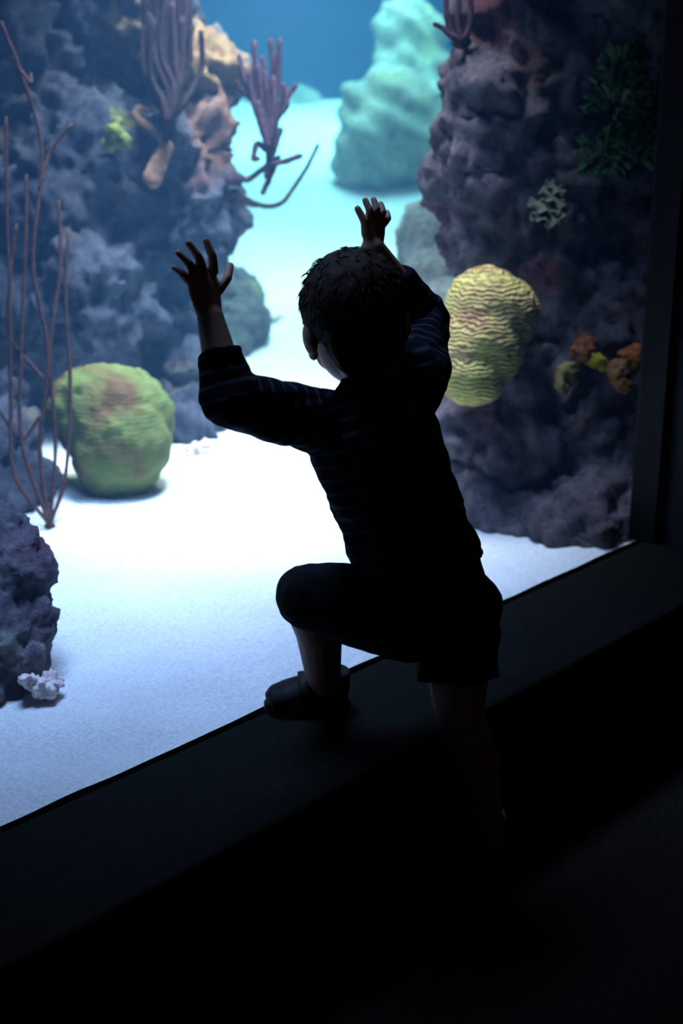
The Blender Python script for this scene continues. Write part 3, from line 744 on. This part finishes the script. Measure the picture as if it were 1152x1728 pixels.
hand(Rwr, V((0.2240, -0.0160, 0.9926)), [
    dig((0.2152, -0.0130, 1.0089), (0.2145, -0.0062, 1.0380), 0.0060), dig((0.2271, -0.0130, 1.0106), (0.2330, -0.0062, 1.0376), 0.0060),
    dig((0.2391, -0.0130, 1.0079), (0.2491, -0.0062, 1.0304), 0.0058), dig((0.2486, -0.0130, 1.0010), (0.2643, -0.0060, 1.0169), 0.0052),
    dig((0.2056, -0.0160, 0.9889), (0.1973, -0.0066, 1.0271), 0.0062)], 0.022)
body = remesh(bm, 0.0022, 4, 0.5)
person = link('person', body, m_skin)
rebase(person, (Ran.x, Ran.y, 0.0))
tag(person, 'small child in dark striped shirt and shorts, both hands on the pane, foot on ledge', 'person')

# eyes
m_eye = plain('eye_white', (0.75, 0.74, 0.72), 0.2)
m_iris = plain('brown_iris', (0.05, 0.03, 0.02), 0.2)
for s in (-1, 1):
    bm = bmesh.new()
    ell(bm, hp(0.026 * s, 0.067, -0.006), (0.010, 0.006, 0.007), HA, 3)
    eye = link('eye', mesh_of(bm), m_eye, person)
    bm = bmesh.new()
    ell(bm, hp(0.026 * s, 0.0715, -0.006), (0.0046, 0.0022, 0.0046), HA, 3)
    link('iris', mesh_of(bm), m_iris, eye)

# hair: a cap of short hair with loose strands
bm = bmesh.new()
ell(bm, hp(0, -0.019, 0.024), (0.0755, 0.084, 0.0765), HA, 4)
ell(bm, hp(0, -0.042, -0.030), (0.058, 0.046, 0.052), HA, 4)
me = remesh(bm, 0.003, 3)
displace(me, lambda p: 0.0025 * noise.fractal(V((p.x * 60, p.y * 60, p.z * 22)), 0.8, 2, 3))
hair = link('hair', me, m_hair, person)
bm = bmesh.new(); bm.from_mesh(me)
rnd = random.Random(3)
for k in range(260):
    th, ph = rnd.uniform(0, 2 * math.pi), math.acos(rnd.uniform(-0.35, 1))
    d = (HR * math.cos(th) * math.sin(ph) + HF * (math.sin(th) * math.sin(ph)) + HU * math.cos(ph))
    if d.dot(HF) > 0.55:
        continue
    c0 = hp(0, -0.019, 0.024)
    base = c0 + HR * d.dot(HR) * 0.0755 + HF * d.dot(HF) * 0.084 + HU * d.dot(HU) * 0.0765
    flow = (-HU + V((rnd.uniform(-.6, .6), rnd.uniform(-.6, .6), 0))); flow = (flow - d * flow.dot(d)).normalized()
    L_ = rnd.uniform(0.010, 0.024)
    lift = rnd.uniform(0.0, 0.10) if k % 9 else rnd.uniform(0.15, 0.4)
    loft(bm, [base - d * 0.002, base + flow * L_ * 0.5 + d * L_ * lift * 0.8, base + flow * L_ + d * L_ * lift], [0.0016, 0.0011, 0.0003], flow.cross(d), 5)
bm.to_mesh(me); bm.free()
me.polygons.foreach_set('use_smooth', [True] * len(me.polygons))

# shirt: trunk and two sleeves, flat at hem, cuffs and neckline
def shirt_mesh():
    bm = bmesh.new()
    top = NECK + (NECK - CHEST) * 0.22
    hem = WAIST + (PELV - WAIST) * 0.22
    loft(bm, [top, NECK.lerp(CHEST, 0.18), NECK.lerp(CHEST, 0.5), CHEST, BELLY, WAIST, hem],
         [(0.046, 0.046), (0.070, 0.056), (0.092, 0.066), (0.099, 0.077), (0.094, 0.080), (0.096, 0.081), (0.099, 0.084)], LAT, 32)
    for sh, el, wr, fr_ in ((Lsh, Lel, Lwr, 0.60), (Rsh, Rel, Rwr, 0.62)):
        inner = CHEST + (sh - CHEST) * 0.5
        chain(bm, [inner, sh, sh.lerp(el, 0.5), el], [0.050, 0.050, 0.045, 0.040], 3)
        loft(bm, [el, el.lerp(wr, 0.3), el.lerp(wr, fr_)], [0.039, 0.037, 0.034], LAT, 20)
    return remesh(bm, 0.0035, 5)
me = shirt_mesh()
displace(me, lambda p: 0.006 * noise.fractal(V((p.x * 9, p.y * 9, p.z * 26)), 0.9, 2, 3) + 0.0025 * noise.noise(p * 40))
segs = [(NECK, CHEST, 0.0), (CHEST, BELLY, (CHEST - NECK).length), (BELLY, PELV, (CHEST - NECK).length + (BELLY - CHEST).length),
        (Lsh, Lel, 0.0), (Lel, Lwr, (Lel - Lsh).length), (Rsh, Rel, 0.0), (Rel, Rwr, (Rel - Rsh).length)]
AXIS = (PELV - NECK).normalized()
att = me.attributes.new('stripe', 'FLOAT', 'POINT')
vals = []
for v_ in me.vertices:
    best = None
    for k, (a, b_, off) in enumerate(segs):
        d = b_ - a
        t = max(-0.3 if k < 3 else -1.0, min(1.0, (v_.co - a).dot(d) / d.length_squared))
        dist = (v_.co - a - d * t).length - (0.05 if k < 3 else 0.0)
        if best is None or dist < best[0]:
            best = (dist, off + t * d.length, k)
    vals.append((v_.co - NECK).dot(AXIS) if best[2] < 3 else best[1])
att.data.foreach_set('value', vals)
m_shirt, nt, b = new_mat('striped_shirt_knit')
b.inputs['Roughness'].default_value = 0.95
b.inputs['Specular IOR Level'].default_value = 0.1
at_ = nt.nodes.new('ShaderNodeAttribute'); at_.attribute_name = 'stripe'
mu = nt.nodes.new('ShaderNodeMath'); mu.operation = 'MULTIPLY'; mu.inputs[1].default_value = 2 * math.pi / 0.020
si = nt.nodes.new('ShaderNodeMath'); si.operation = 'SINE'
nt.links.new(at_.outputs['Fac'], mu.inputs[0]); nt.links.new(mu.outputs[0], si.inputs[0])
nt.links.new(ramp(nt, si.outputs[0], [(0.55, (0.006, 0.007, 0.012)), (0.75, (0.040, 0.045, 0.070))]), b.inputs['Base Color'])
link('shirt', me, m_shirt, person)

# shorts
bm = bmesh.new()
loft(bm, [WAIST + (PELV - WAIST) * -0.05, WAIST.lerp(PELV, 0.5), PELV, PELV + V((0.002, -0.004, -0.055))], [(0.090, 0.075), (0.094, 0.080), (0.096, 0.080), (0.070, 0.062)], LAT, 28)
kn = Lhip.lerp(Lkn, 1.16)
chain(bm, [Lhip, Lhip.lerp(Lkn, 0.5)], [0.068, 0.060], 3)
ell(bm, Lkn, 0.0415, sub=3)
loft(bm, [Lhip.lerp(Lkn, 0.3), Lhip.lerp(Lkn, 0.7), Lhip.lerp(Lkn, 1.0), kn], [0.062, 0.056, 0.050, 0.036], (0, 0, 1), 24)
hemr = Rhip.lerp(Rkn, 0.66)
chain(bm, [Rhip, Rhip.lerp(Rkn, 0.2)], [0.069, 0.066], 3)
loft(bm, [Rhip.lerp(Rkn, 0.1), Rhip.lerp(Rkn, 0.4), hemr], [0.066, 0.063, 0.062], LAT, 24)
me = remesh(bm, 0.0035, 5)
displace(me, lambda p: 0.005 * noise.fractal(p * 14, 0.9, 2, 3))
link('shorts', me, m_short, person)

# socks and shoes
for an, heel, fd, z0, k in ((Lan, LHEEL, LFD, SILL, 0), (Ran, RHEEL, RFD, 0.0, 1)):
    up = V((0, 0, 1))
    side = fd.cross(up)
    bm = bmesh.new()
    a0 = heel + fd * 0.030 + up * 0.045
    top = a0.lerp(an, 1.0) + (an - a0).normalized() * (0.004 if k == 0 else 0.016)
    loft(bm, [a0, a0.lerp(top, 0.7), top.lerp(a0, 0.08), top], [0.0285, 0.0275, 0.0285, 0.0285], side, 24)
    link('sock', mesh_of(bm), m_sock, person)
    # shoe upper
    bm = bmesh.new()
    loft(bm, [heel + fd * t + up * h for t, h in ((-0.006, 0.030), (0.004, 0.032), (0.030, 0.034), (0.060, 0.030), (0.090, 0.025), (0.112, 0.021), (0.121, 0.018))],
         [(0.018, 0.020), (0.026, 0.027), (0.031, 0.030), (0.032, 0.026), (0.034, 0.021), (0.028, 0.016), (0.012, 0.010)], side, 24)
    loft(bm, [heel + fd * 0.026 + up * 0.035, heel + fd * 0.024 + up * 0.066], [(0.031, 0.034), (0.0315, 0.034)], side, 24)
    me = remesh(bm, 0.0028, 3)
    shoe = link('shoe', me, m_shoe, person)
    # sole
    bm = bmesh.new()
    n = 26
    out = []
    for q in range(n):
        a = 2 * math.pi * q / n
        cx = 0.0575 + 0.068 * math.cos(a)
        w = 0.033 + 0.003 * math.cos(a)
        out.append(heel + fd * cx + side * w * math.sin(a) * (1 - 0.12 * math.cos(2 * a)))
    lo = [bm.verts.new(V((p.x, p.y, z0 + 0.0005))) for p in out]
    hi = [bm.verts.new(V((p.x, p.y, z0 + 0.014))) for p in out]
    for q in range(n):
        bm.faces.new((lo[q], lo[(q + 1) % n], hi[(q + 1) % n], hi[q]))
    bm.faces.new(lo[::-1]); bm.faces.new(hi)
    link('sole', mesh_of(bm, False), m_sole, shoe)
    # strap across the instep
    bm = bmesh.new()
    pts = [heel + fd * 0.062 + side * 0.034 * math.cos(a) + up * (0.030 + 0.029 * math.sin(a)) for a in [math.pi * q / 10 for q in range(11)]]
    loft(bm, pts, [(0.010, 0.0022)] * 11, fd, 10)
    link('strap', mesh_of(bm), m_shoe, shoe)
